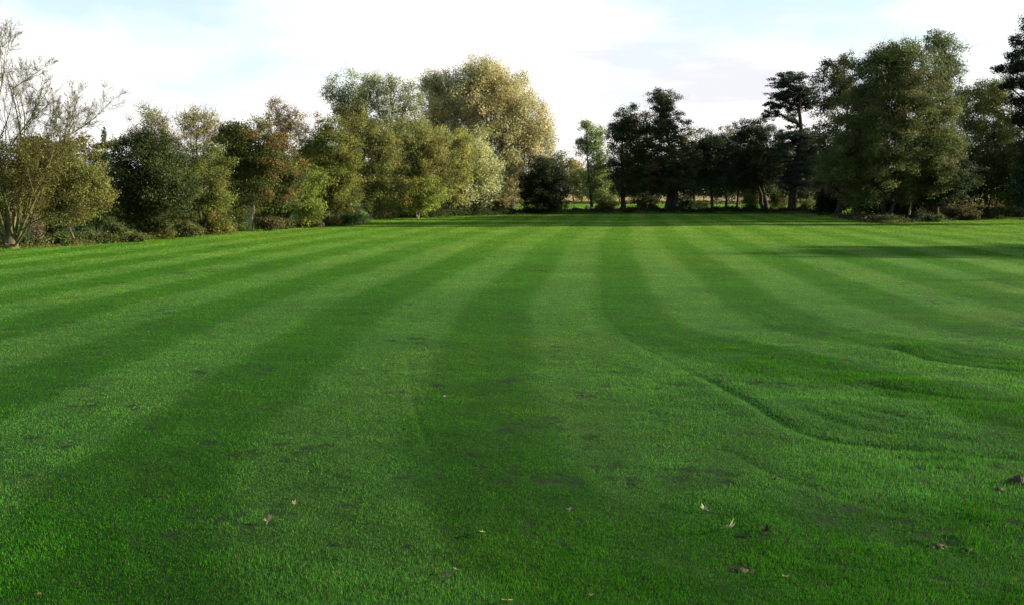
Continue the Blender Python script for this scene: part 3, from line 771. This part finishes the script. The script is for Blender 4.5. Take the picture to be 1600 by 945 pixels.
# second row: the hedge and the rows are several trees deep
fill_rows = [  # x, ground px, D, top px, half width px, colour, label, group
    (-30, 372, 66, 235, 60, (.06, .07, .02), 'dark hawthorn behind the pollard willow at the left edge', 0),
    (70, 370, 68, 250, 48, (.05, .06, .018), 'dark green hawthorn behind the dead stump', 0),
    (150, 366, 72, 262, 46, (.04, .055, .016), 'dark hawthorn behind the leaning hawthorn stem, below the pine top', 0),
    (215, 362, 78, 270, 46, (.05, .06, .018), 'green hawthorn behind the dark holly', 0),
    (285, 358, 82, 262, 46, (.07, .075, .02), 'olive green hawthorn behind the thin birches', 0),
    (355, 355, 86, 240, 46, (.06, .07, .02), 'green hawthorn behind the left half of the round maple', 0),
    (430, 352, 92, 245, 46, (.08, .085, .022), 'olive hawthorn behind the right half of the round maple', 0),
    (490, 349, 100, 225, 44, (.10, .095, .025), 'brown green hawthorn behind the willow scrub', 0),
    (545, 344, 118, 230, 44, (.09, .09, .025), 'olive hawthorn behind the hedge corner', 0),
    (610, 338, 134, 235, 46, (.10, .10, .03), 'olive hawthorn between the poplar stems', 0),
    (665, 336, 142, 240, 44, (.10, .10, .03), 'olive hawthorn behind the pale stemmed hazel', 0),
    (715, 334, 150, 225, 40, (.11, .11, .035), 'green willow behind the left side of the great willow', 0),
    (1005, 325, 160, 225, 34, (.042, .062, .026), 'dark alder behind and between the first two dark alders', 1),
    (1080, 325, 160, 228, 34, (.042, .062, .026), 'dark alder behind the gap left of the slender ash', 1),
    (1138, 325, 162, 226, 34, (.042, .062, .026), 'dark alder behind the very thin trunk', 1),
    (1175, 325, 158, 232, 32, (.040, .060, .024), 'dark alder behind the leaning trunks', 1),
    (1222, 325, 160, 222, 34, (.040, .060, .024), 'dark alder behind the ivy covered trunk', 1),
    (1268, 325, 156, 230, 34, (.038, .058, .024), 'dark alder between the ivy covered trunk and the black thicket', 1),
    (1345, 330, 140, 230, 44, (.03, .04, .014), 'dark alder behind the left half of the biggest tree', 2),
    (1430, 335, 125, 225, 44, (.035, .045, .015), 'dark alder behind the right half of the biggest tree', 2),
    (1500, 336, 128, 235, 40, (.04, .05, .016), 'dark alder behind the dark sycamore', 2),
    (1575, 337, 128, 220, 44, (.045, .06, .018), 'dark alder behind the dark hawthorn at the right', 2),
    (1660, 337, 124, 160, 60, (.04, .05, .018), 'dark alder just outside the right edge behind the fir', 2)]
for x, gy, D, top, rx, c, lab, gi in fill_rows:
    low = 0 if gi == 0 else ((320 if x in (1005, 1222, 1268) else 306) if gi == 1 else 330)
    bot = gy if gi == 0 else low; h = bot - top
    tree('hawthorn' if gi == 0 else 'alder', lab, 'tree', (x, gy), D,
         [(x, top + h * .24, rx * .62, h * .24), (x - rx * .4, top + h * .45, rx * .6, h * .28), (x + rx * .42, top + h * .48, rx * .6, h * .28), (x, top + h * .72, rx * .85, h * .27)],
         leaf=.12 + D * .0009, cl=.5 + D * .003, fill=.85, colr=c, col2=tuple(np.array(c) * np.array([1.9, 1.3, 1.3])), c2=.25, group=[GL, GF, GR][gi], twig=1, tr=.16)

# ---- trees behind the dark row and far beyond the meadow
for i, (x, top, rx, c, lab) in enumerate([
        (1085, 205, 20, (.16, .15, .07), 'pale tree showing above and behind the gap after the highest dark alder'),
        (1135, 200, 22, (.15, .15, .06), 'yellowish tree showing behind the slender ash'),
        (1175, 200, 22, (.14, .12, .04), 'brownish tree showing behind the forked alder'),
        (1260, 215, 24, (.09, .10, .03), 'green tree behind the tiered dark tree')]):
    tree('oak', lab, 'tree', (x, 320), 176, [(x, top + 20, rx, 22), (x - 8, top + 50, rx, 28), (x + 8, top + 70, rx, 22)], leaf=.34, cl=1.2, fill=.8, colr=c, group=GB, twig=1)
far = [(700, 285, 26, (.10, .11, .03), 'far green tree behind the great willow'), (745, 284, 26, (.09, .10, .03), 'far tree seen beneath the great willow'),
       (788, 268, 26, (.12, .12, .03), 'far olive tree behind the lone meadow tree'), (830, 262, 26, (.09, .10, .03), 'far tree behind the near black bush'),
       (872, 238, 26, (.10, .11, .03), 'tall far tree right of the near black bush'), (896, 248, 16, (.34, .24, .05), 'far orange yellow autumn tree in the gap'),
       (908, 262, 18, (.16, .17, .05), 'far pale green tree in the gap below the orange one'), (935, 262, 24, (.08, .10, .03), 'far tree behind the sparse alder'),
       (968, 268, 26, (.06, .08, .025), 'far dark tree behind the first alder'), (1010, 272, 28, (.05, .07, .025), 'far dark tree between the alder trunks'),
       (1055, 270, 28, (.05, .06, .025), 'far dark tree behind the three trunks'), (1100, 272, 28, (.05, .06, .02), 'far dark tree left of the slender trunk'),
       (1140, 270, 28, (.05, .065, .02), 'far dark tree behind the meadow gate posts'), (1180, 270, 28, (.06, .07, .025), 'far tree behind the leaning trunks'),
       (1225, 270, 28, (.05, .06, .02), 'far tree behind the ivy covered trunk'), (1268, 270, 28, (.05, .06, .02), 'far dark tree right of the ivy covered trunk'),
       (1320, 270, 34, (.05, .06, .02), 'far tree behind the black thicket'), (1385, 270, 36, (.05, .06, .02), 'far tree behind the biggest trunk'), (1450, 275, 36, (.05, .06, .02), 'far tree behind the pale birch pole')]
for i, (x, top, rx, c, lab) in enumerate(far):
    D = 300 + 14 * (i % 3); hh = (310 - top) / 2
    tree('oak', lab, 'tree', (x, 311), D, [(x, top + hh * .6, rx * .8, hh * .6), (x - rx * .4, top + hh * 1.15, rx * .8, hh * .85), (x + rx * .4, top + hh * 1.2, rx * .8, hh * .8)],
         leaf=.6, cl=1.8, fill=.8, colr=c, group=GB, limb=.4)

# ------------------------------------------------------------------ undergrowth
GU = 'undergrowth shrubs along the foot of the hedges'
under = [  # x, ground y, D, rx, height px, colour, kind, label
    (35, 384, 54, 22, 14, (.06, .09, .02), 'nettle_patch', 'nettles between the pollard willow and the dead stump', 0),
    (90, 383, 56, 26, 20, (.05, .08, .018), 'bramble', 'dark green bramble right of the dead stump', 1),
    (150, 381, 58, 28, 20, (.07, .10, .02), 'bramble', 'green bramble right of the leaning hawthorn stem', 1),
    (180, 375, 61, 20, 34, (.07, .10, .03), 'butterfly_bush', 'upright green bush with pale flower spikes left of the dark holly', 2),
    (205, 378, 60, 26, 14, (.10, .13, .03), 'nettle_patch', 'fresh green nettles at the foot of the dark holly', 0),
    (245, 373, 63.5, 26, 30, (.11, .12, .025), 'bramble', 'yellowish bramble climbing the dark holly', 1),
    (290, 369, 66, 28, 22, (.09, .10, .03), 'bramble', 'olive bramble under the hawthorn gap', 1),
    (335, 364, 70, 26, 32, (.15, .16, .03), 'bramble', 'bright yellow green bramble left of the forked pale trunk', 1),
    (352, 363, 72, 18, 14, (.13, .115, .05), 'dry_grass_tuft', 'dry brown grass tuft beside the forked pale trunk', 0),
    (420, 358, 76, 22, 18, (.10, .095, .035), 'dry_grass_tuft', 'brownish dry weeds right of the forked pale trunk', 0),
    (435, 356, 80, 24, 18, (.09, .10, .03), 'bramble', 'olive green bramble before the yellow green hazel', 1),
    (485, 353, 84, 22, 10, (.13, .13, .04), 'nettle_patch', 'low weeds at the foot of the yellow green hazel', 0),
    (520, 351, 88, 18, 14, (.09, .10, .03), 'bramble', 'bramble left of the grey corner bush', 1),
    (600, 341, 117, 22, 11, (.07, .11, .02), 'nettle_patch', 'green weeds just past the hedge corner', 0),
    (650, 340, 118, 26, 8, (.09, .14, .03), 'nettle_patch', 'bright weeds under the pale stemmed hazel', 0),
    (700, 338, 124, 30, 9, (.05, .08, .02), 'bramble', 'dark bramble left of the great willow trunk', 1),
    (1012, 328, 151, 18, 26, (.05, .07, .02), 'bramble', 'dark bushes between the first two dark alders', 1),
    (1072, 328, 151, 14, 24, (.04, .06, .02), 'bramble', 'dark bush just right of the three thick trunks', 1),
    (1098, 328, 152, 12, 14, (.09, .12, .03), 'bramble', 'low green bush left of the slender ash trunk', 1),
    (1172, 326, 156, 12, 30, (.16, .20, .04), 'elder', 'sunlit yellow green bush behind the very thin trunk', 1),
    (1216, 328, 151, 14, 40, (.13, .15, .04), 'elder', 'sunlit olive bush between the leaning trunks and the ivy covered trunk', 1),
    (1262, 327, 152, 12, 18, (.12, .15, .04), 'bramble', 'sunlit low bush right of the ivy covered trunk', 1),
    (1292, 329, 146, 16, 34, (.03, .04, .014), 'elder', 'dark bush between the ivy covered trunk and the black thicket', 1),
    (948, 328, 152, 16, 22, (.12, .14, .04), 'elder', 'olive bush between the sparse alder and the first dark alder', 1),
    (782, 330, 148, 12, 22, (.13, .13, .04), 'elder', 'olive bush just right of the great willow trunk', 1),
    (1395, 349, 97, 24, 12, (.05, .09, .018), 'bramble', 'green bramble at the foot of the biggest trunk', 1),
    (1440, 348, 99, 24, 18, (.03, .05, .014), 'bramble', 'dark bramble right of the biggest trunk', 1),
    (1468, 347, 98, 8, 13, (.11, .19, .03), 'fern', 'bright green fern at the lawn edge under the dark sycamore', 0),
    (1500, 345, 104, 30, 24, (.06, .06, .02), 'bramble', 'brownish bramble along the right lawn edge', 1),
    (1535, 342, 110, 26, 20, (.03, .045, .014), 'bramble', 'dark bramble before the dry reeds', 1),
    (1580, 340, 117, 30, 18, (.035, .05, .014), 'bramble', 'dark bramble at the right end of the lawn edge', 1)]
for x, gy, D, rx, hp, c, kind, lab, typ in under:
    tree(kind, lab, {'bramble': 'bramble', 'nettle_patch': 'weeds', 'dry_grass_tuft': 'grass', 'fern': 'fern', 'elder': 'shrub', 'butterfly_bush': 'shrub'}[kind], (x, gy), D,
         [(x, gy - hp * .45, rx * .6, hp * .5), (x - rx * .5, gy - hp * .35, rx * .5, hp * .42), (x + rx * .5, gy - hp * .3, rx * .5, hp * .4)],
         leaf=.13 + D * .0004, cl=.35, fill=1.0, colr=c, col2=tuple(np.array(c) * np.array([1.5, 1.3, 1.3])), c2=.2, group=GU, twig=2 if typ != 1 else 1, tr=.03, flat=1.1 if typ == 0 else .8, crown_name='foliage', bark=M_bark_brown)

# low cover along the edges: nobody could count it
def strip(name, label, cat, poly, width, hgt, n, leaf, c, c2):
    poly = np.array(poly); seg = np.linalg.norm(np.diff(poly, axis=0), axis=1); cum = np.concatenate([[0], np.cumsum(seg)])
    s = rng.uniform(0, cum[-1], n)
    X = np.interp(s, cum, poly[:, 0]) + rng.normal(0, width * .35, n); Y = np.interp(s, cum, poly[:, 1]) + rng.normal(0, width * .35, n)
    hh = hgt * (.25 + 1.3 * fbm(X * .8, Y * .8, 71, 3) ** 1.5)
    Z = -.14 + hh * rng.random(n) ** .7
    m = (fbm(X * .5, Y * .5, 73, 2) + rng.normal(0, .1, n) > .55)[:, None]
    cc = np.where(m, np.array(c), np.array(c2)) * rng.uniform(.6, 1.4, (n, 1))
    N = rng.normal(0, 1, (n, 3)) + np.array([.0, 0, .4])
    V, Q, K = leaves(np.stack([X, Y, Z], -1), leaf * rng.uniform(.6, 1.5, n), N, cc, .45)
    tag(make_mesh(name, V, Q, M_leaf, vcol=K), label, cat, kind='stuff')
left_base = [(p[0] - .9, p[1] + .3) for p in edge_left[2:12]]
strip('hedge_bottom', 'tangled weeds and ivy along the foot of the left hedge', 'undergrowth', left_base, 1.9, .75, 60000, .13, (.08, .125, .025), (.10, .105, .035))
strip('hedge_bottom', 'weeds under the trees past the hedge corner', 'undergrowth', [(p[0], p[1] + 1.5) for p in edge_left[12:] + edge_far[:2]], 2.5, .9, 16000, .17, (.06, .09, .02), (.04, .06, .015))
strip('bank_growth', 'dark weeds on the low bank under the far row of trees', 'undergrowth', [(p[0], p[1] + 4.5) for p in edge_far], 3.4, 1.0, 60000, .2, (.022, .035, .012), (.035, .045, .014))
strip('bank_growth', 'dark shaded weeds along the right lawn edge', 'undergrowth', [(p[0], p[1] + 1.8) for p in edge_right[:7]], 2.4, .8, 22000, .17, (.03, .045, .012), (.05, .055, .02))
reeds_line = [tuple(at_depth(x, 338, 118)[:2]) for x in (1440, 1500, 1560, 1640, 1720)]
strip('reeds', 'dry tan reeds glowing behind the brambles at the right', 'reeds', reeds_line, 2.2, 2.6, 16000, .26, (.30, .22, .11), (.17, .16, .05))
ditch = [(x, 255 + 3 * math.sin(x * .05)) for x in range(-40, 130, 10)]
strip('ditch_rushes', 'dark line of rushes along the ditch across the meadow', 'rushes', ditch, 2.0, 1.0, 12000, .4, (.045, .055, .02), (.09, .07, .03))

rng = np.random.default_rng(99)
def rough_edge(label, poly, width, n, h0, h1, c, c2):
    poly = np.array(poly); seg = np.linalg.norm(np.diff(poly, axis=0), axis=1); cum = np.concatenate([[0], np.cumsum(seg)])
    s = rng.uniform(0, cum[-1], n)
    X = np.interp(s, cum, poly[:, 0]) + rng.normal(0, width * .4, n); Y = np.interp(s, cum, poly[:, 1]) + rng.normal(0, width * .4, n)
    h = (h0 + (h1 - h0) * fbm(X * .7, Y * .7, 12, 3) ** 2 * 2) * rng.uniform(.4, 1.2, n); w = rng.uniform(.015, .04, n) * (Y / 70 * .5 + .5)
    yaw = rng.uniform(0, math.pi, n); dx, dy = np.cos(yaw) * w / 2, np.sin(yaw) * w / 2
    lx, ly = rng.normal(0, .4, n) * h, rng.normal(0, .4, n) * h
    V = np.empty((n, 3, 3)); z0 = np.full(n, -.15)
    V[:, 0] = np.stack([X - dx, Y - dy, z0], -1); V[:, 1] = np.stack([X + dx, Y + dy, z0], -1); V[:, 2] = np.stack([X + lx, Y + ly, z0 + .15 + h], -1)
    m = (fbm(X * .3, Y * .3, 13, 2) + rng.normal(0, .15, n) > .58)[:, None]
    C = np.where(m, np.array(c2), np.array(c)) * rng.uniform(.6, 1.4, (n, 1))
    tag(make_mesh('rough_grass', V.reshape(-1, 3), np.arange(n * 3).reshape(-1, 3), M_blade, vcol=np.repeat(C, 3, 0)), label, 'grass', kind='stuff')
rough_edge('uncut long grass between the lawn and the left hedge', [(p[0] - .25, p[1] + .05) for p in edge_left[2:13]], .7, 60000, .08, .45, (.09, .17, .02), (.22, .18, .08))
rough_edge('uncut long grass along the right and far lawn edge', [(p[0], p[1] + .5) for p in edge_left[13:] + edge_far + edge_right[:7]], .8, 60000, .08, .4, (.07, .13, .02), (.16, .13, .06))

# ------------------------------------------------------------------ fences and posts
def box(acc, c, s, rot=0):
    x, y, z = np.array(s) / 2
    v = np.array([[-x, -y, -z], [x, -y, -z], [x, y, -z], [-x, y, -z], [-x * .9, -y * .9, z], [x * .9, -y * .9, z], [x * .9, y * .9, z], [-x * .9, y * .9, z]])
    R = np.array([[math.cos(rot), -math.sin(rot), 0], [math.sin(rot), math.cos(rot), 0], [0, 0, 1]])
    acc.add(v @ R.T + np.array(c), np.array([[0, 3, 2, 1], [4, 5, 6, 7], [0, 1, 5, 4], [1, 2, 6, 5], [2, 3, 7, 6], [3, 0, 4, 7]]))
posts = [(886, 'short dark post right of the near black bush'), (897, 'short dark post left of the sparse alder'), (1012, 'short post between the first two dark alders'), (1091, 'thin post just left of the slender ash trunk'), (1138, 'thin post left of the very thin trunk'), (1290, 'stout post right of the ivy covered trunk')]
for x, lab in posts:
    p = at_depth(x, HZ, 144); A = Acc(); h = rng.uniform(1.1, 1.4)
    box(A, (0, 0, h / 2 - .1), (.13, .13, h), rng.random())
    o = make_mesh('fence_post', *A.get(), M_wood); o.location = (p[0], p[1], -.15)
    tag(o, lab, 'post', 'posts of the wire fence under the far trees')
fr = empty('post_and_rail_fence', (at_depth(1150, HZ, 228)[0], 228, -.16)); tag(fr, 'pale wooden post and rail fence across the meadow, seen between the dark trunks', 'fence')
fx0, fx1 = at_depth(1085, HZ, 228)[0] - fr.location.x, at_depth(1290, HZ, 228)[0] - fr.location.x
for i, x in enumerate(np.arange(fx0, fx1, 2.6)):
    A = Acc(); box(A, (x, 0, .62), (.15, .13, 1.35)); make_mesh('post', *A.get(), M_wood, fr)
for z in (.45, 1.05):
    A = Acc(); box(A, ((fx0 + fx1) / 2, -.09, z), (fx1 - fx0, .045, .11)); make_mesh('rail', *A.get(), M_wood, fr)
# split grey stump under the sparse alder
p = at_depth(921, HZ, 146); A = Acc()
for dx, h, r, lean in ((-.28, 1.15, .30, -.12), (.22, .95, .24, .16), (.02, .5, .4, 0)):
    P = np.array([[[dx, 0, -.1], [dx + lean * .4, 0, h * .4], [dx + lean, .03, h * .8], [dx + lean * 1.3, .03, h]]])
    A.add(*tubes(P, np.array([[r * 1.3, r, r * .9, r * .25]]), 9))
o = make_mesh('stump', *A.get(), barky('grey_dead_wood', (.05, .05, .045), (.48, .48, .46), 2.2, 1), smooth=True); o.location = (p[0], p[1], -.15)
tag(o, 'split whitish grey stump at the foot of the sparse sunlit alder', 'stump')

# ------------------------------------------------------------------ fallen leaves and clods on the lawn
def maple_leaf(label, px, py, wpx, colr, curl=.25, kind='maple_leaf', rot=None, squash=1.0):
    c = on_lawn(px, py); size = .82 * wpx * math.hypot(c[1], CH) / F * .62
    n = 5; pts = []
    for i in range(n):
        a = math.radians(-112 + i * 56); L = [.72, .95, 1.15, .95, .72][i]
        for da, f in ((-17, .66), (-8, .80), (0, 1.0), (8, .80), (17, .66)):
            pts.append((math.sin(a + math.radians(da)) * L * f, math.cos(a + math.radians(da)) * L * f))
        if i < n - 1:
            a2 = a + math.radians(28); pts.append((math.sin(a2) * .36, math.cos(a2) * .36))
    pts.append((.04, -.22)); pts.append((-.04, -.22))
    pts = np.array(pts); pts[:, 1] *= squash
    m = len(pts); V = np.concatenate([[[0, 0]], pts * .5, pts])
    r = np.hypot(V[:, 0], V[:, 1]); an = np.arctan2(V[:, 0], V[:, 1])
    z = curl * r ** 2 * (1 + .5 * np.cos(an * 2 + px)) + .06 * np.sin(an * 5 + px) * r
    V = np.column_stack([V * size, z * size])
    T = []
    for i in range(m):
        j = (i + 1) % m
        T.append((0, 1 + j, 1 + i)); T.append((1 + i, 1 + j, 1 + m + j)); T.append((1 + i, 1 + m + j, 1 + m + i))
    V[:, 2] -= V[:, 2].min()
    cc = np.array(colr) * .62 * (.85 + .3 * rng.random((len(V), 1)))
    root = empty(kind, (c[0], c[1], float(height(c[0], c[1])) + .034))
    root.rotation_euler = (rng.uniform(-.25, .25) + .18, rng.uniform(-.25, .25), rng.uniform(0, 6.28) if rot is None else rot)
    make_mesh('blade', V, np.array(T), M_fallen, root, vcol=cc)
    P = np.array([[[0, -.1 * size, .05 * size + .002], [.03 * size, -.7 * size, .12 * size], [.1 * size, -1.25 * size, .05 * size]]])
    Vs, Qs = tubes(P, np.full((1, 3), .0016 + size * .01), 5); make_mesh('stalk', Vs, Qs, M_fallen, root, vcol=np.tile(np.array(colr) * .7, (len(Vs), 1)))
    tag(root, label, 'leaf', 'fallen autumn leaves on the lawn')
LV = [('pinkish beige curled leaf in the lower left of the lawn', 419, 814, 17, (.55, .42, .28), .6), ('thin pale leaf just above right of the pinkish beige curled leaf', 460, 788, 11, (.36, .30, .17), .4),
      ('pale yellow star shaped leaf at the lower centre of the lawn', 753, 832, 17, (.62, .55, .22), .1), ('large grey beige folded leaf below the star shaped leaf', 697, 904, 24, (.42, .34, .24), .7),
      ('small dull leaf beside the large grey beige folded leaf', 712, 891, 10, (.40, .32, .2), .3), ('bright yellow leaf at the bottom edge of the picture', 793, 940, 20, (.50, .40, .03), .2),
      ('tiny whitish leaf right of the star shaped leaf', 890, 797, 10, (.55, .50, .38), .4), ('small whitish sliver of leaf above the big cream leaf', 1101, 796, 14, (.55, .52, .38), .5),
      ('big cream leaf with upturned points beside the dark brown leaf', 1138, 826, 24, (.62, .60, .42), .6), ('dark maroon brown leaf right of the big cream leaf', 1197, 831, 22, (.045, .016, .012), .5),
      ('orange brown leaf in the middle right of the lawn', 1281, 737, 11, (.32, .17, .06), .2), ('narrow cream leaf at the lower right of the lawn', 1228, 903, 13, (.60, .55, .36), .5),
      ('small orange leaf in the bottom right corner', 1588, 906, 13, (.45, .24, .03), .2), ('little yellow leaf far out on the left of the lawn', 165, 641, 6, (.55, .45, .12), .2),
      ('little yellowish leaf on the dark stripe at the left', 110, 690, 6, (.40, .34, .12), .2), ('olive brown leaf at the bottom edge right of centre', 925, 931, 16, (.16, .13, .03), .3),
      ('small reddish leaf left of the large folded leaf', 681, 890, 8, (.30, .12, .07), .3), ('tiny grey leaf in the centre of the lawn', 695, 620, 5, (.55, .50, .42), .3),
      ('yellow orange leaf low down right of the lower left leaves', 527, 895, 13, (.40, .22, .03), .2), ('dull brown leaf at the lower left by the bottom edge', 62, 930, 9, (.20, .13, .05), .3)]
for lab, x, y, w, c, cu in LV: maple_leaf(lab, x, y, w, c, cu)

def clod(label, px, py, wpx, tall=.6, n=9):
    c = on_lawn(px, py); s = wpx * math.hypot(c[1], CH) / F * .5
    nr, nt = 9, 18; V = []
    root_h = float(height(c[0], c[1]))
    A = Acc()
    for q in range(n):
        ox, oy, rr = (0, 0, s * .6) if q == 0 else (rng.uniform(-s, s), rng.normal(0, s * .25), s * rng.uniform(.18, .4))
        ph, tt = np.meshgrid(np.linspace(.02, math.pi * .98, nr), np.arange(nt) * 2 * math.pi / nt, indexing='ij')
        d = 1 + .35 * (fbm(np.cos(tt) * 2 * np.sin(ph) + q * 7 + 5, np.sin(tt) * 2 * np.sin(ph) + np.cos(ph) * 2 + 5, 81 + q, 3) - .5) * 2
        v = np.stack([ox + rr * d * np.sin(ph) * np.cos(tt), oy + rr * d * np.sin(ph) * np.sin(tt), rr * tall * d * np.cos(ph) + rr * tall * .35], -1)
        A.add(v.reshape(-1, 3), grid_faces(nr, nt, True))
    o = make_mesh('soil_clod', *A.get(), M_soil, smooth=True); o.location = (c[0], c[1], root_h)
    tag(o, label, 'clod', 'earth clods on the lawn')
clod('upright lump of earth at the right edge of the lawn', 1592, 752, 30, 1.0)
clod('flat crumbled earth left of the upright lump', 1562, 762, 22, .5)
clod('dark scuffed earth above the bottom right corner', 1466, 850, 26, .45)
clod('second smaller patch of scuffed earth right of the first', 1512, 855, 24, .35)
clod('brown flattened molehill at the lower right of the lawn', 1160, 888, 30, .3)
clod('small dark clod above the orange brown leaf', 1213, 745, 12, .5, 5)
clod('little brown clod on the far right ridge', 1414, 572, 6, .9, 4)
clod('dark clump of earth in the middle of the lawn', 912, 615, 14, .3, 7)
